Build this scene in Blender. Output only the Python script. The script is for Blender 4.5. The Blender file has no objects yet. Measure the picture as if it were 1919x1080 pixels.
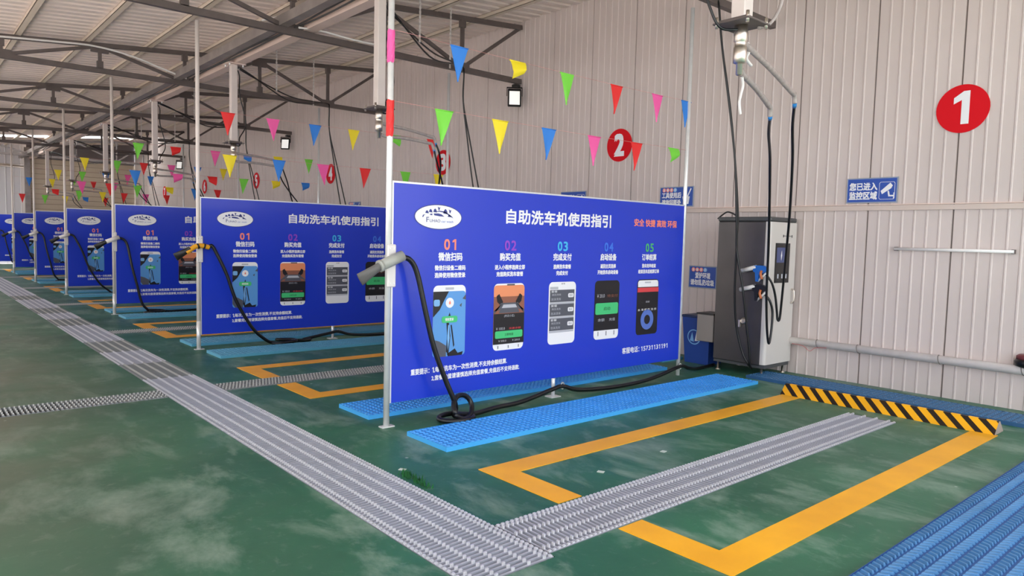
import bpy, math, random
from mathutils import Vector, Matrix
random.seed(7)
D = bpy.data
SC = bpy.context.scene
COL = SC.collection

# ------------------------------------------------------------------ camera, sky, exposure
cam = D.cameras.new('camera'); cam.sensor_width = 36.0; cam.lens = 36.0 * 1332.72 / 1919.0
cam.clip_start = 0.05; cam.clip_end = 300
camo = D.objects.new('camera', cam); COL.objects.link(camo)
camo.location = (-2.8766, -4.7605, 1.5)
camo.rotation_euler = (1.50077232, -0.0251137564, -0.714946239)
SC.camera = camo
w = D.worlds.new('sky'); SC.world = w; w.use_nodes = True
bg = w.node_tree.nodes['Background']
bg.inputs[0].default_value = (0.86, 0.93, 1.0, 1); bg.inputs[1].default_value = 1.9
SC.view_settings.view_transform = 'Standard'; SC.view_settings.look = 'None'
SC.view_settings.exposure = 0.84; SC.view_settings.gamma = 1.0
SC.cycles.max_bounces = 10; SC.cycles.diffuse_bounces = 6
sun = D.lights.new('daylight_sun', 'SUN'); sun.energy = 8.5; sun.angle = math.radians(3); sun.color = (1, .97, .94)
suno = D.objects.new('daylight_sun', sun); COL.objects.link(suno)
suno.rotation_euler = (math.radians(-12), math.radians(-34), 0)

# ------------------------------------------------------------------ helpers
def lin(c):
    return tuple(((v / 255) / 12.92 if v / 255 <= .04045 else ((v / 255 + .055) / 1.055) ** 2.4) for v in c)
MATS = {}
def mat(name, rgb, rough=.5, metal=0., spec=.5, vary=0., scale=6., bump=0., bscale=40., rgb2=None, trans=0., coat=0.):
    if name in MATS: return MATS[name]
    m = D.materials.new(name); m.use_nodes = True; MATS[name] = m
    nt = m.node_tree; b = nt.nodes['Principled BSDF']
    c = lin(rgb)
    b.inputs['Base Color'].default_value = (*c, 1); b.inputs['Roughness'].default_value = rough
    b.inputs['Metallic'].default_value = metal; b.inputs['Specular IOR Level'].default_value = spec
    if coat: b.inputs['Coat Weight'].default_value = coat; b.inputs['Coat Roughness'].default_value = .08
    if trans: b.inputs['Transmission Weight'].default_value = trans
    if vary or rgb2:
        tc = nt.nodes.new('ShaderNodeTexCoord'); n = nt.nodes.new('ShaderNodeTexNoise')
        n.inputs['Scale'].default_value = scale; n.inputs['Detail'].default_value = 5
        nt.links.new(tc.outputs['Object'], n.inputs['Vector'])
        r = nt.nodes.new('ShaderNodeValToRGB'); r.color_ramp.elements[0].position = .35; r.color_ramp.elements[1].position = .68
        c2 = lin(rgb2) if rgb2 else tuple(min(1, v * (1 + vary)) for v in c)
        c1 = c if rgb2 else tuple(v * (1 - vary) for v in c)
        r.color_ramp.elements[0].color = (*c1, 1); r.color_ramp.elements[1].color = (*c2, 1)
        nt.links.new(n.outputs['Fac'], r.inputs['Fac']); nt.links.new(r.outputs['Color'], b.inputs['Base Color'])
    if bump:
        tc = nt.nodes.new('ShaderNodeTexCoord'); n = nt.nodes.new('ShaderNodeTexNoise')
        n.inputs['Scale'].default_value = bscale; nt.links.new(tc.outputs['Object'], n.inputs['Vector'])
        bp = nt.nodes.new('ShaderNodeBump'); bp.inputs['Strength'].default_value = bump; bp.inputs['Distance'].default_value = .01
        nt.links.new(n.outputs['Fac'], bp.inputs['Height']); nt.links.new(bp.outputs['Normal'], b.inputs['Normal'])
    return m

class MB:
    """collects faces and links them as ONE mesh object"""
    def __init__(s): s.v = []; s.f = []; s.m = []; s.mats = []; s.smooth = []
    def mi(s, m):
        if m not in s.mats: s.mats.append(m)
        return s.mats.index(m)
    def face(s, pts, m, smooth=False):
        k = len(s.v); s.v += [tuple(p) for p in pts]; s.f.append(tuple(range(k, k + len(pts)))); s.m.append(s.mi(m)); s.smooth.append(smooth)
    def raw(s, vs, fs, m, smooth=False):
        k = len(s.v); s.v += [tuple(p) for p in vs]; i = s.mi(m)
        for f in fs: s.f.append(tuple(k + a for a in f)); s.m.append(i); s.smooth.append(smooth)
    def box(s, x0, x1, y0, y1, z0, z1, m, M=None, ch=0.):
        if ch > 0:
            c = ch; vs = []; 
            ring = [(x0 + c, y0), (x1 - c, y0), (x1, y0 + c), (x1, y1 - c), (x1 - c, y1), (x0 + c, y1), (x0, y1 - c), (x0, y0 + c)]
            inner = [(min(max(a, x0 + c), x1 - c), min(max(b, y0 + c), y1 - c)) for a, b in ring]
            vs = [(a, b, z0) for a, b in inner] + [(a, b, z0 + c) for a, b in ring] + [(a, b, z1 - c) for a, b in ring] + [(a, b, z1) for a, b in inner]
            fs = [tuple(range(7, -1, -1)), tuple(range(24, 32))]
            for L in range(3):
                for i in range(8): fs.append((L * 8 + i, L * 8 + (i + 1) % 8, L * 8 + 8 + (i + 1) % 8, L * 8 + 8 + i))
        else:
            vs = [(x, y, z) for z in (z0, z1) for x, y in ((x0, y0), (x1, y0), (x1, y1), (x0, y1))]
            fs = [(3, 2, 1, 0), (4, 5, 6, 7), (0, 1, 5, 4), (1, 2, 6, 5), (2, 3, 7, 6), (3, 0, 4, 7)]
        if M: vs = [M @ Vector(p) for p in vs]
        s.raw(vs, fs, m)
    def tube(s, path, r, m, n=10, caps=True, closed=False):
        P = [Vector(p) for p in path]; rs = r if isinstance(r, (list, tuple)) else [r] * len(P)
        vs = []; up = None
        for i, p in enumerate(P):
            t = (P[min(i + 1, len(P) - 1)] - P[max(i - 1, 0)])
            if t.length < 1e-9: t = Vector((0, 0, 1))
            t.normalize()
            if up is None:
                up = Vector((0, 0, 1)) if abs(t.z) < .9 else Vector((1, 0, 0))
            a = t.cross(up); 
            if a.length < 1e-6: a = t.orthogonal()
            a.normalize(); b = a.cross(t).normalized(); up = b
            for k in range(n):
                an = 2 * math.pi * k / n
                vs.append(p + rs[i] * (math.cos(an) * a + math.sin(an) * b))
        fs = []
        for i in range(len(P) - 1):
            for k in range(n): fs.append((i * n + k, i * n + (k + 1) % n, (i + 1) * n + (k + 1) % n, (i + 1) * n + k))
        s.raw(vs, fs, m, True)
        if caps:
            k = len(s.v) - len(vs); i = s.mi(m)
            s.f.append(tuple(k + q for q in range(n - 1, -1, -1))); s.m.append(i); s.smooth.append(False)
            s.f.append(tuple(k + (len(P) - 1) * n + q for q in range(n))); s.m.append(i); s.smooth.append(False)
    def beam(s, a, b, wy, hz, m):
        """rectangular bar between two points, wy across Y (or horizontal), hz in the other direction"""
        a = Vector(a); b = Vector(b); t = (b - a).normalized()
        side = Vector((0, 1, 0)) if abs(t.y) < .9 else Vector((1, 0, 0))
        o = t.cross(side).normalized()
        vs = []
        for p in (a, b):
            for i, j in ((-1, -1), (1, -1), (1, 1), (-1, 1)): vs.append(p + side * (i * wy / 2) + o * (j * hz / 2))
        s.raw(vs, [(3, 2, 1, 0), (4, 5, 6, 7), (0, 1, 5, 4), (1, 2, 6, 5), (2, 3, 7, 6), (3, 0, 4, 7)], m)
    def lathe(s, prof, m, c=(0, 0, 0), n=20, M=None):
        vs = []; c = Vector(c)
        for r, z in prof:
            for k in range(n):
                p = Vector((r * math.cos(2 * math.pi * k / n), r * math.sin(2 * math.pi * k / n), z))
                vs.append((M @ p if M else p) + c)
        fs = [(i * n + k, i * n + (k + 1) % n, (i + 1) * n + (k + 1) % n, (i + 1) * n + k) for i in range(len(prof) - 1) for k in range(n)]
        s.raw(vs, fs, m, True)
        k0 = len(s.v) - len(vs); i = s.mi(m)
        s.f.append(tuple(k0 + q for q in range(n - 1, -1, -1))); s.m.append(i); s.smooth.append(False)
        s.f.append(tuple(k0 + (len(prof) - 1) * n + q for q in range(n))); s.m.append(i); s.smooth.append(False)
    def build(s, name, parent=None, loc=None):
        me = D.meshes.new(name); me.from_pydata(s.v, [], s.f)
        for m in s.mats: me.materials.append(m)
        me.polygons.foreach_set('material_index', s.m); me.polygons.foreach_set('use_smooth', s.smooth)
        me.update()
        o = D.objects.new(name, me); COL.objects.link(o)
        if parent: o.parent = parent
        if loc: o.location = loc
        return o
def tag(o, label=None, cat=None, group=None, kind=None):
    if label: o['label'] = label
    if cat: o['category'] = cat
    if group: o['group'] = group
    if kind: o['kind'] = kind
    return o
def thing(name, label, cat, loc=(0, 0, 0), group=None, rz=0):
    o = D.objects.new(name, None); COL.objects.link(o); o.location = loc; o.rotation_euler.z = rz; o.empty_display_size = .1
    return tag(o, label, cat, group)
def copy_tree(o, label=None, loc=None, parent=None):
    c = o.copy(); COL.objects.link(c)
    if parent: c.parent = parent
    if label: c['label'] = label
    if loc is not None: c.location = loc
    for ch in list(o.children): copy_tree(ch, parent=c)
    return c
def smooth_path(pts, n=8):
    P = [Vector(p) for p in pts]; out = []
    for i in range(len(P) - 1):
        p0 = P[max(i - 1, 0)]; p1 = P[i]; p2 = P[i + 1]; p3 = P[min(i + 2, len(P) - 1)]
        for k in range(n):
            t = k / n
            out.append(.5 * ((2 * p1) + (p2 - p0) * t + (2 * p0 - 5 * p1 + 4 * p2 - p3) * t * t + (3 * p1 - p0 - 3 * p2 + p3) * t ** 3))
    out.append(P[-1]); return out
_T = {}
def text_polys(body, off=0.):
    """outline of a line of lettering in the built-in font, scaled to the unit square"""
    if (body, off) in _T: return _T[(body, off)]
    c = D.curves.new('lettering', 'FONT'); c.body = body; c.resolution_u = 3
    o = D.objects.new('lettering', c); COL.objects.link(o)
    dg = bpy.context.evaluated_depsgraph_get(); dg.update()
    me = D.meshes.new_from_object(o.evaluated_get(dg))
    vs = [(v.co.x, v.co.y) for v in me.vertices]; fs = [tuple(p.vertices) for p in me.polygons]
    D.objects.remove(o); D.curves.remove(c); D.meshes.remove(me)
    x0 = min(v[0] for v in vs); x1 = max(v[0] for v in vs); y0 = min(v[1] for v in vs); y1 = max(v[1] for v in vs)
    _T[(body, off)] = ([((a - x0) / (x1 - x0), (b - y0) / (y1 - y0)) for a, b in vs], fs)
    return _T[(body, off)]
class Flat:
    """prints flat shapes on a surface: (u, v, layer) -> world via fn"""
    def __init__(s, mb, fn): s.mb = mb; s.fn = fn
    def poly(s, pts, l, m): s.mb.face([s.fn(u, v, l) for u, v in pts], m)
    def rect(s, u0, u1, v0, v1, l, m): s.poly([(u0, v0), (u1, v0), (u1, v1), (u0, v1)], l, m)
    def rrect(s, u0, u1, v0, v1, r, l, m, n=5):
        pts = []
        for cx, cy, a in ((u1 - r, v0 + r, -90), (u1 - r, v1 - r, 0), (u0 + r, v1 - r, 90), (u0 + r, v0 + r, 180)):
            for k in range(n + 1):
                t = math.radians(a + 90 * k / n); pts.append((cx + r * math.cos(t), cy + r * math.sin(t)))
        s.poly(pts, l, m)
    def ell(s, cu, cv, a, b, l, m, n=40): s.poly([(cu + a * math.cos(2 * math.pi * k / n), cv + b * math.sin(2 * math.pi * k / n)) for k in range(n)], l, m)
    def ring(s, cu, cv, a, ai, l, m, n=32, b=None, bi=None):
        b = b or a; bi = bi or ai
        for k in range(n):
            t0 = 2 * math.pi * k / n; t1 = 2 * math.pi * (k + 1) / n
            s.poly([(cu + a * math.cos(t0), cv + b * math.sin(t0)), (cu + a * math.cos(t1), cv + b * math.sin(t1)), (cu + ai * math.cos(t1), cv + bi * math.sin(t1)), (cu + ai * math.cos(t0), cv + bi * math.sin(t0))], l, m)
    def digits(s, body, u0, u1, v0, v1, l, m, off=.02):
        k = (u1 - u0) / len(body); h = v1 - v0
        for i, ch in enumerate(body):
            a, b = u0 + (i + .1) * k, u0 + (i + .9) * k
            if ch == '1':
                c = (a + b) / 2; t = min(.2 * h, .3 * k)
                s.poly([(c, v0), (c + t, v0), (c + t, v1), (c + t * .1, v1), (a + .12 * k, v1 - .16 * h), (a + .12 * k, v1 - .33 * h), (c, v1 - .24 * h)], l, m)
            else: s.text(ch, a, b, v0, v1, l, m, off)
    def text(s, body, u0, u1, v0, v1, l, m, off=.02):
        vs, fs = text_polys(body)
        d = off * (v1 - v0); sh = ((0, 0),) if off <= 0 else ((-d, -d), (d, d), (-d, d), (d, -d))
        for q, (dx, dy) in enumerate(sh):
            s.mb.raw([s.fn(u0 + d + a * (u1 - u0 - 2 * d) + dx, v0 + d + b * (v1 - v0 - 2 * d) + dy, l + .06 * q) for a, b in vs], fs, m)

S = 4.525           # bay pitch along the row
NB = 7              # boards in the row
XW = 5.10           # back wall face
def roof_z(x): return 4.625 + .089 * x      # underside of the roof sheets
def chord_z(x): return 4.53 + .089 * x
ORD = ['first', 'second', 'third', 'fourth', 'fifth', 'sixth', 'seventh', 'eighth', 'ninth', 'tenth', 'eleventh', 'twelfth']

# ------------------------------------------------------------------ materials
WALL = mat('wall_sheet', (216, 202, 197), .42, vary=.03, scale=1.3)
WALLSEAM = mat('wall_seam', (120, 110, 106), .6)
ROOF = mat('roof_sheet', (240, 224, 216), .45, vary=.05, scale=1.)
PURL = mat('purlin_paint', (218, 202, 186), .5, vary=.05, scale=2.)
STEEL = mat('dark_steel', (98, 88, 85), .5, metal=.1, vary=.12, scale=5)
GALV = mat('galvanised_pipe', (236, 236, 236), .25, metal=.3, vary=.06, scale=9)
GALVB = mat('galvanised_beam', (150, 140, 136), .45, metal=.3, vary=.15, scale=4)
PINKB = mat('beige_beam_paint', (224, 200, 190), .5, vary=.05, scale=3)
WHITEP = mat('white_plastic', (232, 228, 225), .4)
BLACKR = mat('black_rubber', (18, 18, 20), .35)
BLACKP = mat('black_plastic', (24, 24, 26), .4)
CHROME = mat('stainless', (225, 215, 205), .32, metal=1.)
POST = mat('post_paint', (232, 222, 216), .35, vary=.04, scale=4)
ALU = mat('aluminium', (228, 230, 234), .3, metal=.4)
GREYP = mat('grey_plastic', (170, 172, 165), .4)
DGREYP = mat('dark_grey_plastic', (98, 96, 94), .5)
YEL = mat('yellow_tape', (240, 170, 30), .45)
BLUE = mat('board_blue', (24, 58, 202), .32, coat=.2)
BLUEB = mat('board_back_blue', (38, 62, 180), .4)
W = mat('print_white', (245, 245, 248), .4)
def col(n, c, r=.4): return mat('print_' + n, c, r)
RED = col('red', (226, 60, 60)); SALMON = col('salmon', (250, 140, 120)); PURPLE = col('purple', (150, 70, 205)); CYAN = col('cyan', (70, 190, 240)); MIDB = col('mid_blue', (60, 120, 230)); GREENP = col('green', (80, 190, 110)); INK = col('ink', (26, 24, 30)); NAVY = col('navy', (50, 62, 140)); BTN = col('button_green', (70, 200, 125)); LBLUE = col('light_blue', (96, 160, 226)); LBLUE2 = col('pale_blue', (130, 185, 235)); ORANGE = col('orange_sky', (240, 150, 105)); BROWN = col('brown', (150, 95, 75)); LGREY = col('light_grey', (190, 192, 200)); CARD = col('card_grey', (88, 90, 100)); RING = col('ring_blue', (90, 120, 200)); SIGNB = mat('sign_blue', (28, 78, 176), .4); DISC = mat('sign_red', (224, 14, 30), .6, spec=.2); REDBAR = col('red_bar', (222, 70, 76))

# floor: green epoxy with pale scuffs, browner towards the far left of the drive lane
def floor_material():
    m = D.materials.new('green_epoxy'); m.use_nodes = True; nt = m.node_tree; N = nt.nodes; L = nt.links; b = N['Principled BSDF']
    tc = N.new('ShaderNodeTexCoord')
    def noise(scale, det=6, dist=0., vec=None, rough=.55):
        n = N.new('ShaderNodeTexNoise'); n.inputs['Scale'].default_value = scale; n.inputs['Detail'].default_value = det; n.inputs['Distortion'].default_value = dist; n.inputs['Roughness'].default_value = rough
        L.new(vec or tc.outputs['Object'], n.inputs['Vector']); return n.outputs['Fac']
    def ramp(f, a, b_, ca=(0, 0, 0), cb=(1, 1, 1)):
        r = N.new('ShaderNodeValToRGB'); r.color_ramp.elements[0].position = a; r.color_ramp.elements[1].position = b_
        r.color_ramp.elements[0].color = (*ca, 1); r.color_ramp.elements[1].color = (*cb, 1); L.new(f, r.inputs['Fac']); return r.outputs['Color']
    def mix(f, a, b_):
        x = N.new('ShaderNodeMix'); x.data_type = 'RGBA'
        if isinstance(f, float): x.inputs['Factor'].default_value = f
        else: L.new(f, x.inputs['Factor'])
        L.new(a, x.inputs['A']); L.new(b_, x.inputs['B']); return x.outputs['Result']
    def rgb(c):
        n = N.new('ShaderNodeRGB'); n.outputs[0].default_value = (*lin(c), 1); return n.outputs[0]
    def mul(a, b_):
        x = N.new('ShaderNodeMath'); x.operation = 'MULTIPLY'; L.new(a, x.inputs[0])
        if isinstance(b_, float): x.inputs[1].default_value = b_
        else: L.new(b_, x.inputs[1])
        return x.outputs[0]
    base = ramp(noise(.7, 4), .3, .7, lin((34, 86, 66)), lin((50, 114, 84)))
    mp = N.new('ShaderNodeMapping'); mp.inputs['Scale'].default_value = (1.0, .55, 1); mp.inputs['Rotation'].default_value = (0, 0, .5); L.new(tc.outputs['Object'], mp.inputs['Vector'])
    scuff = mul(ramp(noise(2.1, 10, .35, mp.outputs[0], .68),   .5, .7), .6)
    c = mix(scuff, base, rgb((158, 178, 164)))
    fine = mul(ramp(noise(11, 8, .3, None, .7), .56, .75), .35)
    c = mix(fine, c, rgb((150, 160, 150)))
    # brown tone growing leftwards and towards the far end of the lane
    sx = N.new('ShaderNodeSeparateXYZ'); L.new(tc.outputs['Object'], sx.inputs[0])
    mx = N.new('ShaderNodeMapRange'); mx.inputs[1].default_value = -.9; mx.inputs[2].default_value = -2.4; L.new(sx.outputs[0], mx.inputs[0])
    my = N.new('ShaderNodeMapRange'); my.inputs[1].default_value = -3.5; my.inputs[2].default_value = 2.5; L.new(sx.outputs[1], my.inputs[0])
    lane_brown = mul(mul(mx.outputs[0], my.outputs[0]), ramp(noise(.9, 7), .2, .6))
    c = mix(mul(lane_brown, .85), c, rgb((112, 106, 94)))
    vo = N.new('ShaderNodeTexVoronoi'); vo.inputs['Scale'].default_value = 3.2; L.new(tc.outputs['Object'], vo.inputs['Vector'])
    speck = ramp(vo.outputs['Distance'], .035, .06, (1, 1, 1), (0, 0, 0))
    speck2 = mul(speck, ramp(noise(.8, 2), .52, .56))
    c = mix(mul(speck2, .8), c, rgb((205, 215, 210)))
    L.new(c, b.inputs['Base Color'])
    rr = N.new('ShaderNodeMapRange'); rr.inputs[3].default_value = .3; rr.inputs[4].default_value = .6; L.new(noise(2.2, 6), rr.inputs[0]); L.new(rr.outputs[0], b.inputs['Roughness'])
    bp = N.new('ShaderNodeBump'); bp.inputs['Strength'].default_value = .08; bp.inputs['Distance'].default_value = .01; L.new(noise(14, 6), bp.inputs['Height']); L.new(bp.outputs[0], b.inputs['Normal'])
    return m
FLOOR = floor_material()
CONC = mat('concrete', (198, 192, 187), .8, vary=.12, scale=.8)
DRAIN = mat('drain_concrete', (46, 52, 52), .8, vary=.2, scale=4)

# ------------------------------------------------------------------ structure: floor with its drain channels
XB = [-4.4, -1.05, -.55, 3.6, XW + .2]
CH = [(-2.41, -1.99), (1.97, 2.31)] + [(6.49 + 4.55 * k, 6.83 + 4.55 * k) for k in range(5)]
YB = sorted([-12., -2.45, 29.4] + [v for c in CH for v in c])
fl = MB(); dr = MB()
for a, b in zip(XB, XB[1:]):
    for c, d in zip(YB, YB[1:]):
        hole = False
        if (a, b) == (-1.05, -.55) and c >= -2.45 and d <= 29.4: hole = True
        if (a, b) == (-.55, 3.6) and (c, d) in CH: hole = True
        if (a, b) == (-4.4, -1.05) and (c, d) == CH[1]: hole = True
        if not hole: fl.face([(a, c, 0), (b, c, 0), (b, d, 0), (a, d, 0)], FLOOR)
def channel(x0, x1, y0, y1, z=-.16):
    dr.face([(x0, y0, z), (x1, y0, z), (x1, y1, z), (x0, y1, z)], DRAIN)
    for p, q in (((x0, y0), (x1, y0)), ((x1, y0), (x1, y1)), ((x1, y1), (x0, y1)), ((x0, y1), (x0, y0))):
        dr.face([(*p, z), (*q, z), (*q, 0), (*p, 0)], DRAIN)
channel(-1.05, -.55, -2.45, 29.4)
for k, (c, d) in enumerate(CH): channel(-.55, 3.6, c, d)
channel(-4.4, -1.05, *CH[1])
floor = tag(fl.build('floor'), kind='structure')
drc = tag(dr.build('drain_channel', floor), kind='structure')
g = MB()
for x0, x1, y0, y1 in ((-60, 60, -60, -12), (-60, -4.4, -12, 60), (-4.4, 60, 29.5, 60), (XW + .2, 60, -12, 29.5)): g.face([(x0, y0, -.01), (x1, y0, -.01), (x1, y1, -.01), (x0, y1, -.01)], CONC)  # unseen; pale concrete brought in under the roof to bounce warm light
tag(g.build('ground'), kind='structure')

# back wall of ribbed sheets
bw = MB(); prof = []
pitch = .118; y = -12.; k = int(round((-.61 + 12.) / pitch))
y = -.61 - k * pitch; i = -k
ys = []
while y < 29.4:
    seam = (i % 7 == 0)
    if seam: ys += [(y - .010, 0, 0), (y - .006, .014, 1), (y + .006, .014, 1), (y + .010, 0, 0)]
    else: ys += [(y - .013, 0, 0), (y - .006, -.007, 0), (y + .006, -.007, 0), (y + .013, 0, 0)]
    y += pitch; i += 1
for (a, da, sa), (b, db, sb) in zip(ys, ys[1:]):
    bw.face([(XW + da, a, 0), (XW + db, b, 0), (XW + db, b, 5.14), (XW + da, a, 5.14)], WALLSEAM if sa and sb else WALL)
wall = tag(bw.build('wall_back'), kind='structure')
# end wall of beige horizontal boards with a grey band above
EW = mat('end_wall_board', (190, 172, 150), .6, vary=.04, scale=1.5); GB = mat('end_wall_band', (120, 112, 112), .6)
ew = MB(); z = 0.
ew.face([(1.2, 29.43, 0), (XW, 29.43, 0), (XW, 29.43, 5.06), (1.2, 29.43, 4.72)], EW)
while z < 4.1:
    ew.face([(1.2, 29.4, z), (XW, 29.4, z), (XW, 29.4, z + .185), (1.2, 29.4, z + .185)], EW)
    ew.face([(1.2, 29.4, z + .185), (XW, 29.4, z + .185), (XW, 29.41, z + .2), (1.2, 29.41, z + .2)], mat('end_wall_groove', (160, 144, 126), .7))
    z += .2
ew.face([(1.2, 29.41, z), (XW, 29.41, z), (XW, 29.41, 5.1), (1.2, 29.41, 4.75)], GB)
tag(ew.build('wall_end'), kind='structure')
wg = MB(); WG = mat('white_gate_sheet', (214, 210, 212), .45)
x = -7.2
while x < 1.18:
    for a, b, da, db in ((0, .2, 0, 0), (.2, .225, 0, .03), (.225, .25, .03, 0)):
        wg.face([(x + a, 29.56 - da, 0), (x + b, 29.56 - db, 0), (x + b, 29.56 - db, roof_z(x + b) + .01), (x + a, 29.56 - da, roof_z(x + a) + .01)], WG)
    x += .25
dg_ = tag(wg.build('wall_gate'), kind='structure')
t = MB(); t.tube([(-7, 29.44, 3.85), (1.1, 29.44, 3.85)], .06, CHROME, 12); 
for xx in (-4, -1.5, .9): t.box(xx - .02, xx + .02, 29.45, 29.6, 3.8, 3.9, GALV)
tag(t.build('gate_rail'), 'shiny silver pipe rail across the white end wall, far left', 'rail')
t = MB(); t.box(1.12, 1.3, 29.22, 29.4, 0, 4.6, GALVB); tag(t.build('trim_1'), kind='structure')
# unseen left side: low block added to dim the deep bays, far yard wall
lw = MB(); lw.box(-14, -9.8, 1.5, 29.4, 0, 3.1, mat('blocker_yard_plaster', (205, 196, 188), .8)); lw.box(-24.2, -24, -30, 45, 0, 3.2, mat('blocker_yard_plaster', (205, 196, 188), .8)); tag(lw.build('blocker_and_yard_wall'), kind='structure')

# roof: ribbed sheets (with an open slit near the far end) and purlins
rf = MB()
def roof_run(y0, y1, x0=-7.2, x1=5.35):
    y = y0
    while y < y1 - .01:
        for a, b, da, db in ((0, .125, 0, 0), (.125, .145, 0, .045), (.145, .205, .045, .045), (.205, .225, .045, 0)):
            rf.face([(x0, y + a, roof_z(x0) + da), (x1, y + a, roof_z(x1) + da), (x1, y + b, roof_z(x1) + db), (x0, y + b, roof_z(x0) + db)], ROOF)
        y += .225
roof_run(-6.275, 25.6); roof_run(26.5, 29.6)
SKY = D.materials.new('translucent_sheet'); SKY.use_nodes = True; _n = SKY.node_tree
_t = _n.nodes.new('ShaderNodeBsdfTranslucent'); _t.inputs[0].default_value = (.9, .9, .88, 1); _n.links.new(_t.outputs[0], _n.nodes['Material Output'].inputs['Surface'])
for a, b in ((-7.2, -3.0), (-2.9, 1.0), (1.05, 5.35)): rf.face([(a, 25.6, roof_z(a) + .01), (b, 25.6, roof_z(b) + .01), (b, 26.5, roof_z(b) + .01), (a, 26.5, roof_z(a) + .01)], SKY)
roof = tag(rf.build('ceiling'), kind='structure')
for k in range(-7, 6):
    xp = -.41 + .935 * k
    if xp > 5.05 or xp < -7: continue
    p = MB(); zt = roof_z(xp)
    p.box(xp - .03, xp + .05, -6.25, 29.5, zt - .062, zt - .056, PURL); p.box(xp - .03, xp - .024, -6.25, 29.5, zt - .062, zt, PURL); p.box(xp - .03, xp + .03, -6.25, 29.5, zt - .006, zt + .001, PURL)
    o = p.build('purlin', roof); tag(o, kind='structure')

# ------------------------------------------------------------------ roof trusses
def make_truss(y, label):
    t = thing('roof_truss', label, 'roof truss', (0, y, 4.1), 'dark steel roof trusses')
    def Z(x): return chord_z(x) - 4.1
    m = MB(); m.beam((-7.0, 0, Z(-7.0)), (5.08, 0, Z(5.08)), .06, .07, STEEL); m.build('top_chord', t)
    m = MB(); m.box(-7.0, 5.09, -.035, .035, -.04, .04, STEEL); m.build('bottom_chord', t)
    xs = [(-6.88, 0), (-5.55, 1), (-4.21, 0), (-2.88, 1), (-1.55, 0), (-.21, 1), (1.12, 0), (2.47, 1), (3.87, 0), (5.04, 1)]
    for (a, ta), (b, tb) in zip(xs, xs[1:]):
        m = MB(); m.beam((a, 0, Z(a) - .02 if ta else .02), (b, 0, Z(b) - .02 if tb else .02), .045, .05, STEEL); m.build('diagonal', t)
    for a, ta in xs[:-1]:
        m = MB(); m.box(a - .025, a + .025, -.025, .025, .03, Z(a) - .03, STEEL)
        m.box(a - .045, a + .045, -.035, .035, .03, .15, STEEL) if ta else m.box(a - .045, a + .045, -.035, .035, Z(a) - .14, Z(a) - .03, STEEL)
        m.build('vertical_strut', t)
        m = MB()
        if ta: m.box(a - .13, a + .13, -.03, .03, Z(a) - .12, Z(a) - .03, STEEL)
        else: m.box(a - .13, a + .13, -.03, .03, .03, .1, STEEL)
        m.build('gusset_plate', t)
    return t
TY = [S * i - .22 for i in range(7)]
for i, y in enumerate(TY):
    make_truss(y, 'dark grey steel roof truss, %s from the camera, above the %s board' % (ORD[i], 'nearest' if i == 0 else ORD[i]))
# long beams down the row
m = MB(); m.box(.93, 1.05, -6.25, 29.3, 4.145, 4.15, GALVB); m.box(.93, .94, -6.25, 29.3, 4.15, 4.27, GALVB); m.box(1.04, 1.05, -6.25, 29.3, 4.15, 4.27, GALVB)
tag(m.build('cable_trough'), 'grey steel cable trough running the length of the row under the roof', 'cable trough')
m = MB(); m.box(1.27, 1.42, -6.25, 29.3, 4.15, 4.29, PINKB); 
tag(m.build('roof_beam'), 'beige square steel beam along the row carrying the hanging white columns', 'beam')
bd = MB()
for k in range(4):
    pth = [(1.08 + .05 * (k % 3) + .012 * math.sin(y * 1.3 + k), y, 4.175 + .022 * (k // 3) + .012 * math.sin(y * 2.1 + k * 2)) for y in [(-6.2 + .5 * q) for q in range(71)]]
    bd.tube(pth, .011, mat('cable_grey', (74, 70, 70), .5), 6)
tag(bd.build('cable_bundle'), 'bundle of dark cables lying between the two long roof beams', 'cable')
m = MB(); m.tube(smooth_path([(-6.5, 8.72, 3.88), (-3, 8.72, 4.22), (-1.58, 8.72, 4.36), (-.9, 8.72, 4.42), (-.31, 8.72, 4.46), (.24, 8.72, 4.40), (.7, 8.72, 4.28), (1.12, 8.72, 4.17)]), .016, WHITEP, 8)
tag(m.build('conduit'), 'long white conduit bending over the second roof truss, top left', 'conduit')
m = MB(); m.tube(smooth_path([(1.16, 4.2, 4.15), (1.5, 4.2, 4.17), (1.9, 4.2, 4.15), (2.4, 4.2, 4.15)]), .014, WHITEP, 8)
tag(m.build('conduit'), 'short white conduit on the bottom bar of the truss behind the nearest post', 'conduit')
m = MB(); m.tube(smooth_path([(.9, 4.75, 4.3), (.98, 4.5, 4.3), (1.02, 4.25, 4.25), (1.08, 3.9, 4.22)]), .014, WHITEP, 8)
tag(m.build('conduit'), 'short bent white conduit along the cable trough near the nearest truss', 'conduit')

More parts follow.
